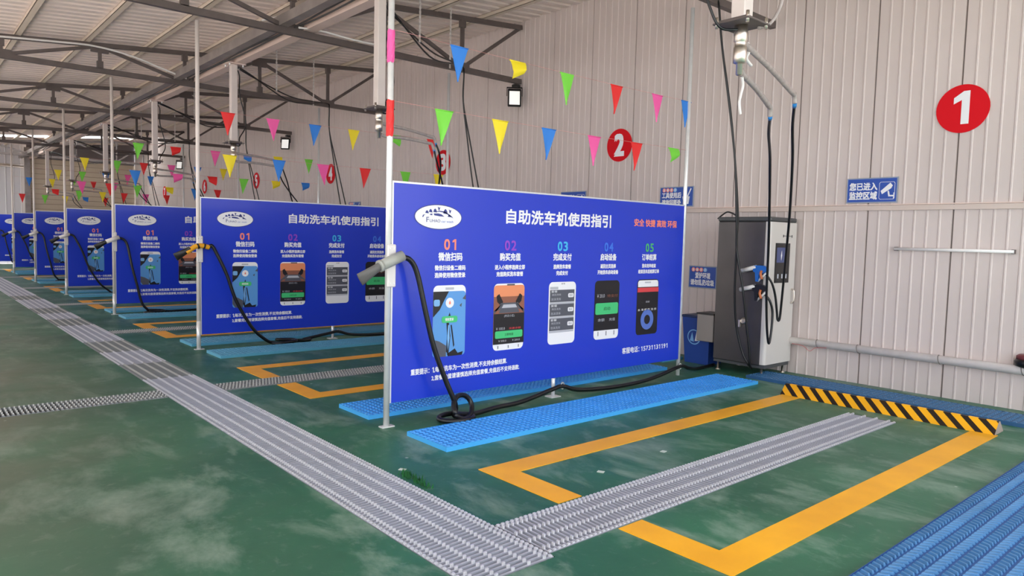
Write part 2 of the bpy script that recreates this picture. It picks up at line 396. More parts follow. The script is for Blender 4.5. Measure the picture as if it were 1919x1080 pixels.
# ------------------------------------------------------------------ instruction boards
L = 3.77; ZB, ZT = .188, 1.903
def board_mesh():
    mb = MB(); mb.box(.03, L, -.012, .012, ZB, ZT, BLUE); 
    F = Flat(mb, lambda u, v, l: (u, -.0125 - .0012 * l, v))
    C = [.58, 1.23, 1.88, 2.53, 3.18]
    # emblem: white oval with hills, a car roof line and the shop lettering
    F.ell(.455, 1.655, .235, .102, 1, NAVY); F.ell(.455, 1.655, .227, .095, 2, W)
    for x, zz, a, b in ((.34, 1.692, .017, .014), (.375, 1.702, .017, .016), (.418, 1.705, .018, .018), (.52, 1.70, .022, .024), (.56, 1.668, .018, .012)):
        F.poly([(x - a, zz - b * .6), (x - a * .6, zz + b * .5), (x, zz + b), (x + a * .7, zz + b * .3), (x + a, zz - b * .8)], 3, NAVY)
    F.poly([(.40, 1.692), (.46, 1.698), (.52, 1.69), (.56, 1.668), (.60, 1.648), (.585, 1.664), (.55, 1.684), (.51, 1.702), (.46, 1.706)], 3, NAVY)
    F.poly([(.405, 1.682), (.45, 1.684), (.48, 1.678), (.51, 1.66), (.46, 1.662), (.41, 1.668)], 3, NAVY)
    F.poly([(.365, 1.676), (.39, 1.681), (.392, 1.668), (.375, 1.668)], 3, NAVY)
    for x, zz in ((.455, 1.728), (.565, 1.71)): F.poly([(x - .003, zz - .02), (x + .003, zz - .02), (x + .014, zz + .008), (x + .002, zz + .002), (x - .012, zz + .012)], 3, NAVY)
    F.poly([(.295, 1.65), (.302, 1.668), (.325, 1.672), (.312, 1.664), (.305, 1.65)], 3, NAVY)
    F.text('F', .335, .36, 1.612, 1.652, 3, NAVY, .0); F.text('UHAO', .368, .47, 1.612, 1.636, 3, NAVY, 0.); F.text('car wash', .482, .60, 1.612, 1.63, 3, RING, 0.)
    F.text('自助洗车机使用指引', 1.17, 2.55, 1.625, 1.755, 2, W, .03)
    F.text('安全 快捷 高效 环保', 2.91, 3.64, 1.655, 1.735, 2, SALMON, .03)
    heads = [('01', SALMON, '微信扫码', '微信扫设备二维码', '选择使用微信登录'), ('02', PURPLE, '购买充值', '进入小程序选择立即', '充值购买洗车套餐'), ('03', CYAN, '完成支付', '选择洗车套餐', '完成支付'),
             ('04', MIDB, '启动设备', '返回主页选择', '开始洗车启动设备'), ('05', GREENP, '订单结算', '洗车完毕结束', '结束洗车后结算订单')]
    for c, (n, cm, h, a, b) in zip(C, heads):
        F.digits(n, c - .075, c + .075, 1.39, 1.48, 2, cm, .03); F.text(h, c - .122, c + .122, 1.30, 1.37, 2, W, .03)
        wa = .0195 * len(a); wb = .0195 * len(b)
        F.text(a, c - wa, c + wa, 1.222, 1.266, 2, W, .035); F.text(b, c - wb, c + wb, 1.162, 1.206, 2, W, .035)
    F.text('重要提示：', .21, .39, .385, .435, 2, W, .025)
    F.digits('1', .41, .44, .388, .432, 2, W); F.text(',每次洗车为一次性消费,不支持余额结算.', .435, 1.22, .385, .435, 2, W, .025)
    F.text('2,套餐充值请谨慎选择充值套餐,充值后不支持退款.', .41, 1.37, .318, .365, 2, W, .025)
    F.text('客服电话：', 2.79, 3.07, .33, .395, 2, W, .02); F.digits('15731131191', 3.09, 3.57, .335, .385, 2, W, .02)
    # the five phone pictures
    z0, z1 = .51, 1.10
    def ph(c, w, m): F.rrect(c - w, c + w, z0, z1, .045, 1, m)
    c = C[0]; w_ = .165; ph(c, w_, W)
    F.rrect(c - w_, c + w_, z0, 1.05, .03, 2, LBLUE)
    F.poly([(c - w_, 1.05), (c - .01, 1.05), (c - .06, .97), (c - .1, .90), (c - w_, .84)], 3, INK)
    F.rrect(c - w_ + .005, c - .1, .93, .985, .015, 4, LBLUE2)
    F.poly([(c - w_, .66), (c - .1, .64), (c - .03, .60), (c - .03, .51), (c - .13, .51), (c - w_, .56)], 3, CARD)
    F.poly([(c - .03, .79), (c - .005, .79), (c + .012, .68), (c - .005, .52), (c - .03, .55), (c - .02, .68)], 3, INK)
    F.poly([(c + .012, .77), (c + .025, .77), (c + .055, .60), (c + .045, .58)], 3, INK)
    F.poly([(c - .02, .53), (c + .06, .57), (c + .09, .53), (c + w_ - .02, .54), (c + w_ - .03, .51), (c - .01, .51)], 3, INK)
    F.poly([(c - .013, .77), (c - .003, .77), (c + .004, .66), (c - .012, .56), (c - .02, .66)], 4, LBLUE2)
    F.poly([(c + .13, .985), (c + w_, 1.02), (c + w_, .975)], 3, CARD); F.poly([(c + .1, .93), (c + .125, .95), (c + .12, .915)], 3, CARD)
    F.poly([(c - .012, .845), (c + .01, .845), (c, .875)], 4, INK)
    F.ell(c + .0, .955, .042, .042, 4, W, 24); F.poly([(c - .008, .942), (c + .008, .942), (c + .01, .955), (c, .975), (c - .01, .955)], 5, SALMON)
    F.rrect(c - .08, c + .08, .79, .845, .02, 5, BTN); F.text('授权登录', c - .045, c + .04, .805, .83, 6, W, .02)
    F.rect(c - .045, c + .04, 1.063, 1.082, 3, LGREY)
    c = C[1]; w_ = .178; ph(c, w_, W)
    F.rrect(c - w_, c + w_, .565, 1.085, .03, 2, ORANGE); F.rect(c - w_, c + w_, .565, .985, 3, BROWN)
    F.poly([(c - w_, .93), (c - .1, .91), (c + .1, .91), (c + w_, .93), (c + w_, .565), (c - w_, .565)], 4, BROWN)
    F.poly([(c - .15, .99), (c - .12, 1.01), (c - .075, .94), (c - .09, .90), (c - .14, .94)], 5, INK); F.poly([(c + .15, .99), (c + .12, 1.01), (c + .075, .94), (c + .09, .90), (c + .14, .94)], 5, INK)
    F.poly([(c - .08, .93), (c + .08, .93), (c + .12, .84), (c - .12, .84)], 5, CARD); F.poly([(c - .07, .915), (c + .07, .915), (c + .09, .885), (c - .09, .885)], 6, LGREY)
    F.poly([(c - w_, .86), (c - .11, .87), (c - .08, .93), (c - .1, .93), (c - w_, .83)], 6, CARD); F.poly([(c + w_, .86), (c + .11, .87), (c + .08, .93), (c + .1, .93), (c + w_, .83)], 6, CARD)
    F.rect(c - w_, c + w_, .565, .835, 6, INK)
    F.text('(附近小区)', c - .06, c + .06, .80, .825, 7, LGREY, .0); F.text('¥ 100.0', c - .15, c - .05, .692, .715, 7, LGREY, 0.); F.text('优惠余额', c + .0, c + .14, .692, .71, 7, REDBAR, 0.)
    F.rrect(c - .16, c + .16, .617, .682, .014, 7, BTN); F.text('立即充值', c - .05, c + .05, .637, .66, 8, INK, 0.)
    F.text('¥ 500.0', c - .12, c - .03, .585, .602, 7, LGREY, 0.); F.text('¥ 200.0', c + .04, c + .13, .585, .602, 7, LGREY, 0.)
    F.rect(c - .03, c + .06, 1.082, 1.096, 3, CARD)
    for q in (-.12, 0, .12): F.rect(c + q - .004, c + q + .004, .525, .55, 3, CARD)
    c = C[2] + .015; w_ = .18; ph(c, w_, W)
    F.rect(c - .165, c - .06, 1.03, 1.055, 2, LGREY)
    for k in range(3):
        zz = 1.025 - k * .135
        F.rect(c - .165, c + .16, zz - .115, zz, 2, CARD); F.rrect(c + .075, c + .15, zz - .075, zz - .035, .012, 3, W); F.text('购买', c + .09, c + .135, zz - .067, zz - .043, 4, CARD, 0.)
        F.text('套餐', c - .15, c - .07, zz - .025, zz - .004, 3, W, 0.); F.text('高压洗车', c - .14, c - .02, zz - .055, zz - .035, 3, LGREY, 0.); F.text('泡沫洗车', c - .15, c - .02, zz - .1, zz - .075, 3, LGREY, 0.)
        F.rect(c - .165, c + .16, zz - .135, zz - .117, 2, LGREY)
    F.text('套餐', c - .02, c + .03, 1.075, 1.09, 2, CARD, 0.)
    c = C[3]; w_ = .185; ph(c, w_, INK)
    F.rrect(c - w_, c + w_, z0, .63, .045, 2, W); F.rect(c - w_, c + w_, .6, .645, 3, INK)
    F.rrect(c - .17, c + .17, .76, .875, .02, 3, BTN); F.text('启动', c - .05, c + .05, .80, .835, 4, INK, .0)
    F.text('¥ 20.0', c - .15, c - .04, .93, .965, 3, LGREY, 0.); F.text('待支付', c + .0, c + .16, .93, .96, 3, BROWN, 0.)
    F.text('余额', c - .13, c - .03, .69, .72, 3, LGREY, 0.); F.text('充值', c + .04, c + .13, .69, .72, 3, LGREY, 0.)
    for q in (-.12, 0, .12): F.rect(c + q - .005, c + q + .005, .545, .59, 3, CARD)
    c = C[4]; w_ = .18; ph(c, w_, INK)
    F.rrect(c - w_ + .01, c + w_ - .01, 1.02, 1.09, .03, 2, W); F.rect(c - w_ + .01, c + w_ - .01, 1.02, 1.045, 3, W); F.rect(c - .06, c + .04, 1.06, 1.075, 4, LGREY)
    F.rect(c - w_ + .005, c + w_ - .002, .965, 1.012, 3, REDBAR); F.text('00:00', c - .03, c + .03, .85, .87, 3, LGREY, 0.)
    F.text('水 泡 蜡 吸 洗 停', c - .16, c + .15, .765, .79, 3, W, 0.)
    F.ring(c, .67, .108, .05, 3, RING, 36)
    return mb
BOARD = None
blabels = ['nearest and largest blue instruction board, shown whole in front of the wash bays', 'second blue instruction board, hose with yellow taped handle on its post',
           'third blue instruction board, between the yellow-handled hose board and the board behind', 'fourth blue instruction board counting back from the nearest',
           'fifth blue instruction board counting back from the nearest', 'sixth blue instruction board counting back, only a sliver showing', 'farthest blue instruction board at the left edge of the picture']
for i in range(NB):
    t = thing('instruction_board', blabels[i], 'sign board', (0, S * i, 0), 'blue instruction boards between the bays')
    if i == 0:
        BOARD = board_mesh().build('board', t)
        m = MB(); m.tube([(0, 0, 0), (0, 0, 4.06)], .024, GALV, 16); m.box(-.05, .06, -.03, .03, 0, .008, GALV); m.build('front_post', t)
        m = MB(); m.tube([(3.79, 0, 0), (3.79, 0, 4.06)], .022, GALV, 14); m.build('rear_post', t)
        m = MB(); m.tube([(1.85, .03, 0), (1.85, .03, .24)], .018, ALU, 12); m.box(1.78, 1.9, -.03, .07, 0, .008, ALU); m.build('leg', t)
        m = MB(); m.box(.02, L + .01, -.016, .016, ZT, ZT + .014, ALU); m.box(.02, .032, -.016, .016, ZB, ZT, ALU); m.build('edge_trim', t)
        m = MB(); m.box(-.03, .045, -.045, -.024, 1.10, 1.43, WHITEP, ch=.008)
        for zz in (1.13, 1.4):
            for xx in (-.01, .025): m.tube([(xx, -.05, zz), (xx, -.044, zz)], .006, GALV, 8)
        m.build('hose_bracket', t)
        m = MB()
        for xx in (1.9, 3.77): m.tube([(xx + .02 * math.cos(a), -.045, .11 + .03 * math.sin(a)) for a in [2 * math.pi * k / 14 for k in range(15)]], .007, GREYP, 6)
        m.build('hose_clip', t)
        B0 = t
    else:
        for ch in B0.children:
            c = ch.copy(); COL.objects.link(c); c.parent = t
            if ch.name.startswith('front_post'):
                if i == 1:
                    PM_ = MB(); PM_.tube([(0, 0, .34), (0, 0, 4.06)], .024, POST, 16); PM_.tube([(0, 0, 0), (0, 0, .36)], .026, GALV, 16); PM_.box(-.05, .06, -.03, .03, 0, .008, GALV)
                    tmp = PM_.build('front_post', t); POSTME = tmp.data; D.objects.remove(tmp)
                c.data = POSTME

# ------------------------------------------------------------------ vacuum hoses on the front posts
def vacuum(i, label, handle, drop, coil, style):
    y = S * i
    t = thing('vacuum_hose', label, 'vacuum hose', (0, y, 0), 'vacuum hoses on the board posts')
    a = Vector((-.135, -.10, 1.265)); b = Vector((.065, -.10, 1.345)); d = (b - a).normalized()
    m = MB()
    if handle == 'grey':
        m.tube([a, b], .042, GREYP, 18); m.tube([a - d * .004, a + d * .02], .046, GREYP, 18)
    elif handle == 'yellow':
        m.tube(smooth_path([(-.17, -.1, 1.22), (-.08, -.1, 1.29), (.0, -.1, 1.31), (.1, -.1, 1.29)]), [.03] * 25, YEL, 14)
        m.tube([(-.045, -.1, 1.30), (-.025, -.1, 1.307)], .035, BLACKP, 14); m.tube([(.03, -.1, 1.308), (.05, -.1, 1.303)], .034, BLACKP, 14)
    else:
        m.tube([a, b], .036, WHITEP, 16)
    m.build('handle', t)
    m = MB(); e = Vector((-.31, -.1, 1.16)); dn = (e - a).normalized(); nrm = Vector((0, 1, 0)); up = dn.cross(nrm)
    sec = [(0, .03, .03), (.05, .034, .022), (.2, .05, .013)]; n = 16; vs = []
    for l, ha, hb in sec:
        for k in range(n): vs.append(a + dn * (l - .01) + up * (ha * math.cos(2 * math.pi * k / n)) + nrm * (hb * math.sin(2 * math.pi * k / n)))
    m.raw(vs, [(r * n + k, r * n + (k + 1) % n, r * n + n + (k + 1) % n, r * n + n + k) for r in range(2) for k in range(n)] + [tuple(range(n)), tuple(range(2 * n, 3 * n))], DGREYP if handle == 'grey' else BLACKP, True)
    m.build('nozzle', t)
    cx = coil
    pts = [b - d * .02 if handle != 'yellow' else Vector((.09, -.1, 1.29)), (.13, -.11, 1.31), (.19, -.12, 1.2)] + drop
    if style == 0:   # a flat loop and a standing loop
        for k in range(15):
            an = math.radians(70 - 26 * k); r = .135
            pts.append((cx + .01 + r * math.cos(an) * 1.15, -.19 + r * .8 * math.sin(an), .025 + .02 * (k / 15)))
        for k in range(13):
            an = math.radians(200 - 30 * k); pts.append((cx + .075 + .125 * math.cos(an), -.19 + .07 * math.sin(an + .8), .115 + .085 * math.sin(an)))
        pts += [(cx + .2, -.16, .03)]
    else:
        for k in range(10):
            an = math.radians(150 + 36 * k); pts.append((cx + .1 + .16 * math.cos(an), -.16 + .09 * math.sin(an), .025 + .004 * k))
        pts += [(cx + .35, -.12, .03)]
    pts += [(cx + .5, -.10, .03), (1.35, -.08, .035), (1.75, -.05, .09), (1.9, -.045, .105), (2.1, -.06, .05), (2.5, -.1, .028), (3.0, -.1, .03), (3.4, -.07, .06), (3.77, -.045, .11), (3.95, -.03, .07), (4.2, .02, .03), (4.6, .06, .03)]
    m = MB(); m.tube(smooth_path(pts, 6), .021, BLACKR, 10); m.build('hose', t)
dropA = [(.26, -.14, .9), (.33, -.16, .62), (.43, -.18, .36), (.53, -.19, .14)]
dropB = [(.3, -.14, .95), (.42, -.15, .6), (.62, -.16, .25), (.8, -.15, .08)]
dropC = [(.25, -.14, .85), (.33, -.15, .5), (.4, -.15, .2), (.5, -.15, .06)]
vacuum(0, 'black vacuum hose with grey handle on the post of the nearest board', 'grey', dropA, .53, 0)
vacuum(1, 'black vacuum hose with yellow taped handle on the second board', 'yellow', dropB, .95, 1)
for i in range(2, 7):
    vacuum(i, 'black vacuum hose with white handle on the %s board counting back' % (ORD[i] if i < 6 else 'farthest'), 'white', dropC if i % 2 == 0 else dropB, .5 if i % 2 == 0 else .9, 1)

# ------------------------------------------------------------------ bunting
FC = {'blue': mat('pennant_blue', (46, 132, 226), .5), 'yellow': mat('pennant_yellow', (252, 228, 40), .5), 'green': mat('pennant_green', (126, 222, 70), .5), 'red': mat('pennant_red', (240, 44, 44), .5), 'pink': mat('pennant_pink', (250, 96, 172), .5)}
CORD = mat('red_cord', (214, 150, 146), .6)
def pennant(x, z, wd, h, c, fold, parent, rnd):
    m = MB(); M = FC[c]; rows = 6; th = .001
    cols = 5; grid = []
    for r in range(rows + 1):
        t = r / rows; row = []
        for q in range(cols):
            s_ = q / (cols - 1) - .5
            if fold:
                zz = z - t * h * (1.0 + .5 * s_ * (1 if rnd > .5 else -1)); ww = wd * (1 - .25 * t); yy = -.03 * math.sin(t * 3.1)
                if t > .55: yy -= .012
            else:
                zz = z - t * h; ww = wd * max(.03, 1 - t); yy = .018 * math.sin(t * 3 + rnd * 6) * (rnd - .3) + .006 * math.cos(s_ * 6 + rnd * 5) * t
            row.append((x + s_ * ww + (.06 * (rnd - .5) * t * (0 if fold else 1)), yy, zz))
        grid.append(row)
    for side in (0, th):
        vs = [(a, b + side, c_) for r in grid for a, b, c_ in r]
        m.raw(vs, [(r * cols + q, r * cols + q + 1, (r + 1) * cols + q + 1, (r + 1) * cols + q) for r in range(rows) for q in range(cols - 1)], M, True)
    # the stitched hem around the cord
    m.tube([(x - wd / 2, .0, z - .004), (x + wd / 2, .0, z - .004)], .006, M, 6)
    o = m.build('pennant', parent); o['label'] = c + ' pennant' + (', folded over' if fold else '')
F = {
 (0, 'u'): [('blue', .64), ('yellow*', 1.27), ('green', 1.88), ('red', 2.58), ('pink', 3.23), ('blue', 3.74)],
 (0, 'l'): [('green', .5), ('yellow', 1.09), ('blue', 1.67), ('pink', 2.28), ('red', 2.92), ('green*', 3.54)],
 (1, 'u'): [('red', .37), ('pink', .95), ('blue', 1.55), ('yellow', 2.14), ('green*', 2.83), ('red', 3.48)],
 (1, 'l'): [('yellow', .39), ('blue', 1.04), ('pink', 1.67), ('red', 2.33), ('green', 3.01), ('yellow', 3.62)],
 (2, 'u'): [('green', .41), ('red*', 1.02), ('pink', 1.72), ('blue*', 2.31), ('yellow*', 2.92), ('green', 3.57)],
 (2, 'l'): [('blue', .35), ('pink*', 1.05), ('red*', 1.66), ('green', 2.25), ('yellow*', 2.88), ('blue*', 3.5)],
 (3, 'u'): [('yellow', .39), ('green', 1.04), ('red', 1.6), ('pink', 2.2), ('blue', 2.8), ('yellow', 3.42)],
 (3, 'l'): [('pink', .32), ('red', .88), ('green', 1.46), ('yellow*', 2.15), ('blue', 2.73), ('red', 3.27)],
 (4, 'u'): [('yellow', .56), ('green', 1.14), ('blue', 1.71), ('pink', 2.28), ('blue', 2.88)],
 (4, 'l'): [('red*', .49), ('green', 1.06), ('yellow', 1.63), ('red', 2.18), ('pink', 2.74), ('red', 3.31)],
 (5, 'u'): [('blue', .45), ('yellow', 1.07), ('green', 1.66), ('red', 2.25), ('pink', 2.9)],
 (5, 'l'): [('red', .26), ('green', .87), ('yellow', 1.43), ('blue*', 2.01), ('red', 2.6)],
}
for (i, lv), fl_ in F.items():
    z0 = 3.05 if lv == 'u' else 2.52 - (.05 if i == 1 else .0)
    if lv == 'u' and i in (1, 2): z0 = 3.0
    t = thing('bunting', '%s string of coloured pennants above the %s blue board' % ('upper' if lv == 'u' else 'lower', 'nearest' if i == 0 else ORD[i]), 'bunting', (0, S * i, 0), 'pennant strings above the boards')
    zf = lambda x: z0 - .015 * math.sin(math.pi * x / 3.77)
    m = MB(); m.tube([(x, 0, zf(x)) for x in [.02 + 3.75 * k / 12 for k in range(13)]], .0018, CORD, 5); m.build('cord', t)
    for c, x in fl_:
        fd = c.endswith('*'); pennant(x, zf(x), .18, .13 if fd else .285, c.rstrip('*'), fd, t, random.random())
    if i == 0:   # pennant wrapped about the front post
        for c, za, zb in ((('pink', 3.04, 2.80),) if lv == 'u' else (('red', 2.52, 2.25),)):
            m = MB(); n = 16; vs = []
            for r in range(7):
                zz = za + (zb - za) * r / 6
                for k in range(n + 1):
                    an = math.radians(-250 + 320 * k / n * (1 - .45 * r / 6)); rr = .0275 + .004 * math.sin(k * 1.7 + r)
                    vs.append((rr * math.cos(an), rr * math.sin(an), zz - .004 * math.sin(k)))
            m.raw(vs, [(r * (n + 1) + k, r * (n + 1) + k + 1, (r + 1) * (n + 1) + k + 1, (r + 1) * (n + 1) + k) for r in range(6) for k in range(n)], FC[c], True)
            o = m.build('pennant', t); o['label'] = c + ' pennant wrapped around the post'

# ------------------------------------------------------------------ ceiling booms with hoses
COLP = mat('boom_column_paint', (222, 210, 204), .4, vary=.04, scale=5)
PLASW = mat('clear_wrap_grey', (170, 160, 156), .25, vary=.12, scale=20)
def boom(i):
    y = -2.17 + S * i
    lb = ['white hanging column with steel swivel and two boom arms over bay one', 'white hanging boom column just behind the nearest post, over bay two', 'white hanging boom column beside the red pennant, over bay three'] + ['white hanging boom column over bay %s' % n for n in ('four', 'five', 'six', 'seven')]
    t = thing('hose_boom', lb[i], 'ceiling boom', (1.28, y, 2.9), 'hose booms hanging from the roof beam')
    m = MB(); m.box(-.05, .05, -.05, .05, .03, 1.235, COLP, ch=.006); m.build('column', t)
    m = MB(); m.box(-.12, .16, -.12, .12, 1.235, 1.25, PINKB)
    for a in (-.09, .12):
        for b in (-.09, .09): m.tube([(a, b, 1.2), (a, b, 1.25)], .012, GALV, 8)
    m.build('top_plate', t)
    m = MB(); m.box(-.13, .13, -.13, .13, .0, .012, STEEL, ch=.003); m.box(-.1, .1, -.1, .1, .012, .03, STEEL)
    for a in (-.11, .11):
        for b in (-.11, .11): m.tube([(a, b, -.02), (a, b, .05)], .011, CHROME, 8)
    m.build('base_plate', t)
    m = MB(); m.lathe([(.042, .0), (.042, -.1), (.036, -.105), (.036, -.135), (.042, -.14), (.042, -.235), (.03, -.24), (.022, -.245), (.022, -.31), (.012, -.315)], CHROME); m.build('swivel', t)
    if i == 0: dirs = ((1.42, .37, -.08, -.18), (1.07, .38, -.27, -.33))
    else: dirs = ((.78, .05, -.14, -.22), (.72, .0, -.27, -.31))
    ends = []
    for dx, dy, za, zb in dirs:
        m = MB(); e = Vector((dx, dy, zb)); u = Vector((dx, dy, 0)).normalized()
        m.tube(smooth_path([(u.x * .03, u.y * .03, za), (u.x * .1, u.y * .1, za - .015), e * .5 + Vector((0, 0, za * .5 + .01)) if False else Vector((dx * .5, dy * .5, (za + zb) / 2 + .01)), Vector((dx * .93, dy * .93, zb + .01)), e, e + u * .03 - Vector((0, 0, .06))]), .021 if i == 0 else .018, PLASW, 12)
        m.build('boom_arm', t); ends.append(Vector((1.28, y, 2.9)) + e + u * .03 - Vector((0, 0, .06)))
    m = MB(); m.tube(smooth_path([(.05, .04, 1.2), (.12, .07, 1.1), (.12, .06, .8), (.22, .06, .35), (.11, .04, .1), (.1, .0, -.02), (.04, .0, -.03)] if i else [(-.05, .05, 1.2), (-.16, .12, 1.0), (-.2, .12, .5), (-.22, .12, .2), (-.2, .1, .08), (-.14, .06, -.03), (-.03, .0, -.03)]), .009, BLACKR, 8); m.build('cable', t)
    if i == 0:
        m = MB(); m.tube(smooth_path([(.09, -.07, -.01), (.2, -.1, .05), (.28, -.12, .22), (.25, -.12, .5), (.15, -.08, .9), (.06, -.05, 1.2)]), .011, PLASW, 8); m.build('clear_tube', t)
        m = MB()
        m.tube(smooth_path([(.12, .03, -.1), (.17, .05, -.07), (.2, .06, -.12), (.16, .05, -.17), (.24, .06, -.2)]), .01, WHITEP, 6)
        m.tube(smooth_path([(.07, .02, -.31), (.1, .03, -.36), (.08, .03, -.42), (.05, .02, -.48), (.07, .02, -.55)]), .009, WHITEP, 6); m.build('plastic_strip', t)
    return ends
ENDS = [boom(i) for i in range(7)]
BLUEC = mat('blue_ferrule', (50, 140, 215), .4)
def hose_thing(pts, label, r=.013, blue=True):
    t = thing('pressure_hose', label, 'hose', tuple(pts[0]), 'pressure hoses hanging from the booms')
    o = Vector(pts[0]); P = [Vector(p) - o for p in pts]
    m = MB(); m.tube(smooth_path(P, 8), r, BLACKR, 8); m.build('hose', t)
    d = (P[1] - P[0]).normalized(); m = MB(); m.tube([P[0] - d * .005, P[0] + d * .05], r * 1.35, BLUEC if blue else CHROME, 10); m.build('ferrule', t)
    return t
e = ENDS[0]
hose_thing([e[0], (3.0, -1.64, 2.52), (3.39, -1.45, 2.28), (3.96, -1.15, 1.87), (4.26, -.98, 1.55), (4.42, -.88, 1.21), (4.52, -.81, .85), (4.535, -.79, .68), (4.52, -.775, .67), (4.505, -.77, .76), (4.46, -.765, .94), (4.4, -.75, 1.08), (4.36, -.70, 1.17)], 'black pressure hose looping down to the blue spray gun on the cabinet')
hose_thing([e[1], (2.72, -1.58, 2.43), (3.17, -1.35, 2.27), (3.74, -1.05, 1.81), (3.99, -.92, 1.44), (4.14, -.84, .98), (4.25, -.80, .63), (4.32, -.785, .45), (4.36, -.78, .43), (4.4, -.775, .58), (4.41, -.77, .76), (4.38, -.75, .88), (4.36, -.70, .95)], 'black pressure hose looping down to the black spray gun on the cabinet')
for i in range(1, 7):
    y0 = S * i
    for k in range(2):
        a = ENDS[i][k]
        hose_thing([a, a + Vector((.12, .06, -.22)), Vector((2.75 + .18 * k, y0 - 1.3, 1.85)), Vector((3.5 + .14 * k, y0 - .9, 1.2)), Vector((4.1 + .1 * k, y0 - .75, .85)), Vector((4.35 + .08 * k, y0 - .7, .9))],
                   '%s of the two black hoses hanging from the boom over bay %s' % (('upper', 'lower')[k], ('two', 'three', 'four', 'five', 'six', 'seven')[i - 1]), .011, True)

# power cables slung from the boom column to the truss and down to the wash machine
CHAIN = mat('chain_grey', (222, 216, 212), .4, metal=.5)
for i in range(0, 7):
    y = S * i - .22; yc = -2.17 + S * i
    t = thing('power_cable', 'pair of black cables dropping from the %s roof truss to bay %s' % (ORD[i], ('one', 'two', 'three', 'four', 'five', 'six', 'seven')[i]), 'cable', (1.33, yc, 4.1), 'power cables slung to the trusses')
    o = Vector((1.33, yc, 4.1))
    for k in range(2):
        ds = .05 * k
        if i == 0: low = [(3.93, -.3, 3.6), (4.02 + .01 * k, -.36, 3.0), (4.12, -.4, 2.4), (4.2 + .03 * k, -.4, 1.8), (4.25, -.39, 1.45), (4.3, -.36 - .1 * k, 1.0), (4.36, -.36 - .13 * k, .6), (4.4, -.42 - .1 * k, .3), (4.42, -.5 - .02 * k, .14), (4.5, -.5, .08)]
        else: low = [(3.9, y - .02, 3.6), (4.0 + .05 * k, y - .02, 3.0), (4.1 + .1 * k, y - .03, 2.4), (4.22 + .12 * k, y - .06, 1.8), (4.35 + .05 * k, y - .2, 1.3)]
        pts = [Vector((1.33, yc, 4.12)), Vector((1.6 + ds, yc + .3, 4.1)), Vector((2.6, (yc + y) / 2, 3.98 - .08 * k)), Vector((3.3, y - .55, 4.02 - .03 * k)), Vector((3.84, y - .06, 4.12)), Vector((3.88, y - .05, 4.03))] + [Vector(p) for p in low]
        m = MB(); m.tube([p - o for p in smooth_path(pts, 6)], .012, BLACKR, 7); m.build('cable', t)
    for k, (fx, lab) in enumerate(((2.3, 'nearer the boom'), (3.4, 'nearer the wall'))):
        if i == 0: continue
        f = (fx - 1.33) / (3.84 - 1.33); cy = yc + (y - yc) * f; zt = roof_z(fx)
        m = MB(); zz = 3.98; q = 0
        while zz < zt - .06:
            if q % 2 == 0: m.box(fx - .013, fx + .013, cy - .004, cy + .004, zz, zz + .036, CHAIN)
            else: m.box(fx - .004, fx + .004, cy - .013, cy + .013, zz, zz + .036, CHAIN)
            zz += .03; q += 1
        tag(m.build('hanging_chain'), 'thin pale chain holding the cable over bay %s, %s' % (('two', 'three', 'four', 'five', 'six', 'seven')[i - 1], lab), 'chain', 'chains holding the slung cables')

# floodlights under the trusses at the wall
LENS = mat('floodlight_lens', (250, 248, 245), .2)
LENS.node_tree.nodes['Principled BSDF'].inputs['Emission Color'].default_value = (1, .97, .92, 1); LENS.node_tree.nodes['Principled BSDF'].inputs['Emission Strength'].default_value = .3
for i, lb in ((1, 'black floodlight with white lens on the wall beside the yellow pennant'), (3, 'small black floodlight on the wall right of the pink pennant'), (5, 'tiny black floodlight on the wall between the red number discs six and seven')):
    y = S * i - .22
    t = thing('floodlight', lb, 'floodlight', (4.96, y, 4.02), 'floodlights on the back wall')
    M = Matrix.Translation((-.06, -.08, -.17)) @ Matrix.Rotation(math.radians(-38), 4, 'Z') @ Matrix.Rotation(math.radians(-12), 4, 'X')
    m = MB(); m.box(-.11, .11, -.03, .03, -.2, .1, BLACKP, M, .012)
    for k in range(6): m.box(-.09 + .033 * k, -.08 + .033 * k, .03, .055, -.1, .06, BLACKP, M)
    m.build('housing', t)
    m = MB(); m.box(-.085, .085, -.036, -.031, -.18, .05, LENS, M); m.build('lens', t)
    m = MB(); m.box(-.13, -.118, -.012, .012, -.02, .13, BLACKP, M); m.box(.118, .13, -.012, .012, -.02, .13, BLACKP, M); m.box(-.13, .13, -.012, .012, .118, .13, BLACKP, M); m.box(-.02, .1, -.04, .04, -.02, .02, BLACKP); m.build('bracket', t)

# ------------------------------------------------------------------ wash machine cabinet
DOOR = mat('cabinet_white', (214, 208, 202), .35); DARK = mat('cabinet_dark', (88, 84, 84), .34, metal=.55, vary=.08, scale=3); CAP = mat('cabinet_cap', (72, 74, 76), .4)
SCREEN = mat('screen_glass', (30, 30, 32), .12); SCRB = mat('screen_blue_picture', (74, 84, 130), .2)
t = thing('wash_machine', 'tall dark grey wash machine cabinet with a white front door and black screen', 'machine', (4.755, -.335, 0))
X0, X1, Y0, Y1 = -.285, .285, -.275, .335
m = MB(); m.box(X0, X1, Y0, Y1, .13, 1.76, DARK, ch=.012); m.build('body', t)
m = MB(); m.box(X0 - .004, X1 + .004, Y0 - .06, Y1 + .004, 1.76, 1.81, CAP, ch=.01); m.build('top_cap', t)
m = MB(); m.box(X0 + .01, X1 - .01, Y0 - .05, Y0, .1, .15, CAP); m.box(X0 + .01, X1 - .01, Y0, Y1 - .01, .1, .13, CAP); m.build('plinth', t)
m = MB()
rr = .035; out = []
for k in range(7):
    a = math.radians(180 + 90 * k / 6); out.append((X0 - .006 + rr + rr * math.cos(a), Y0 - .065 + rr + rr * math.sin(a)))
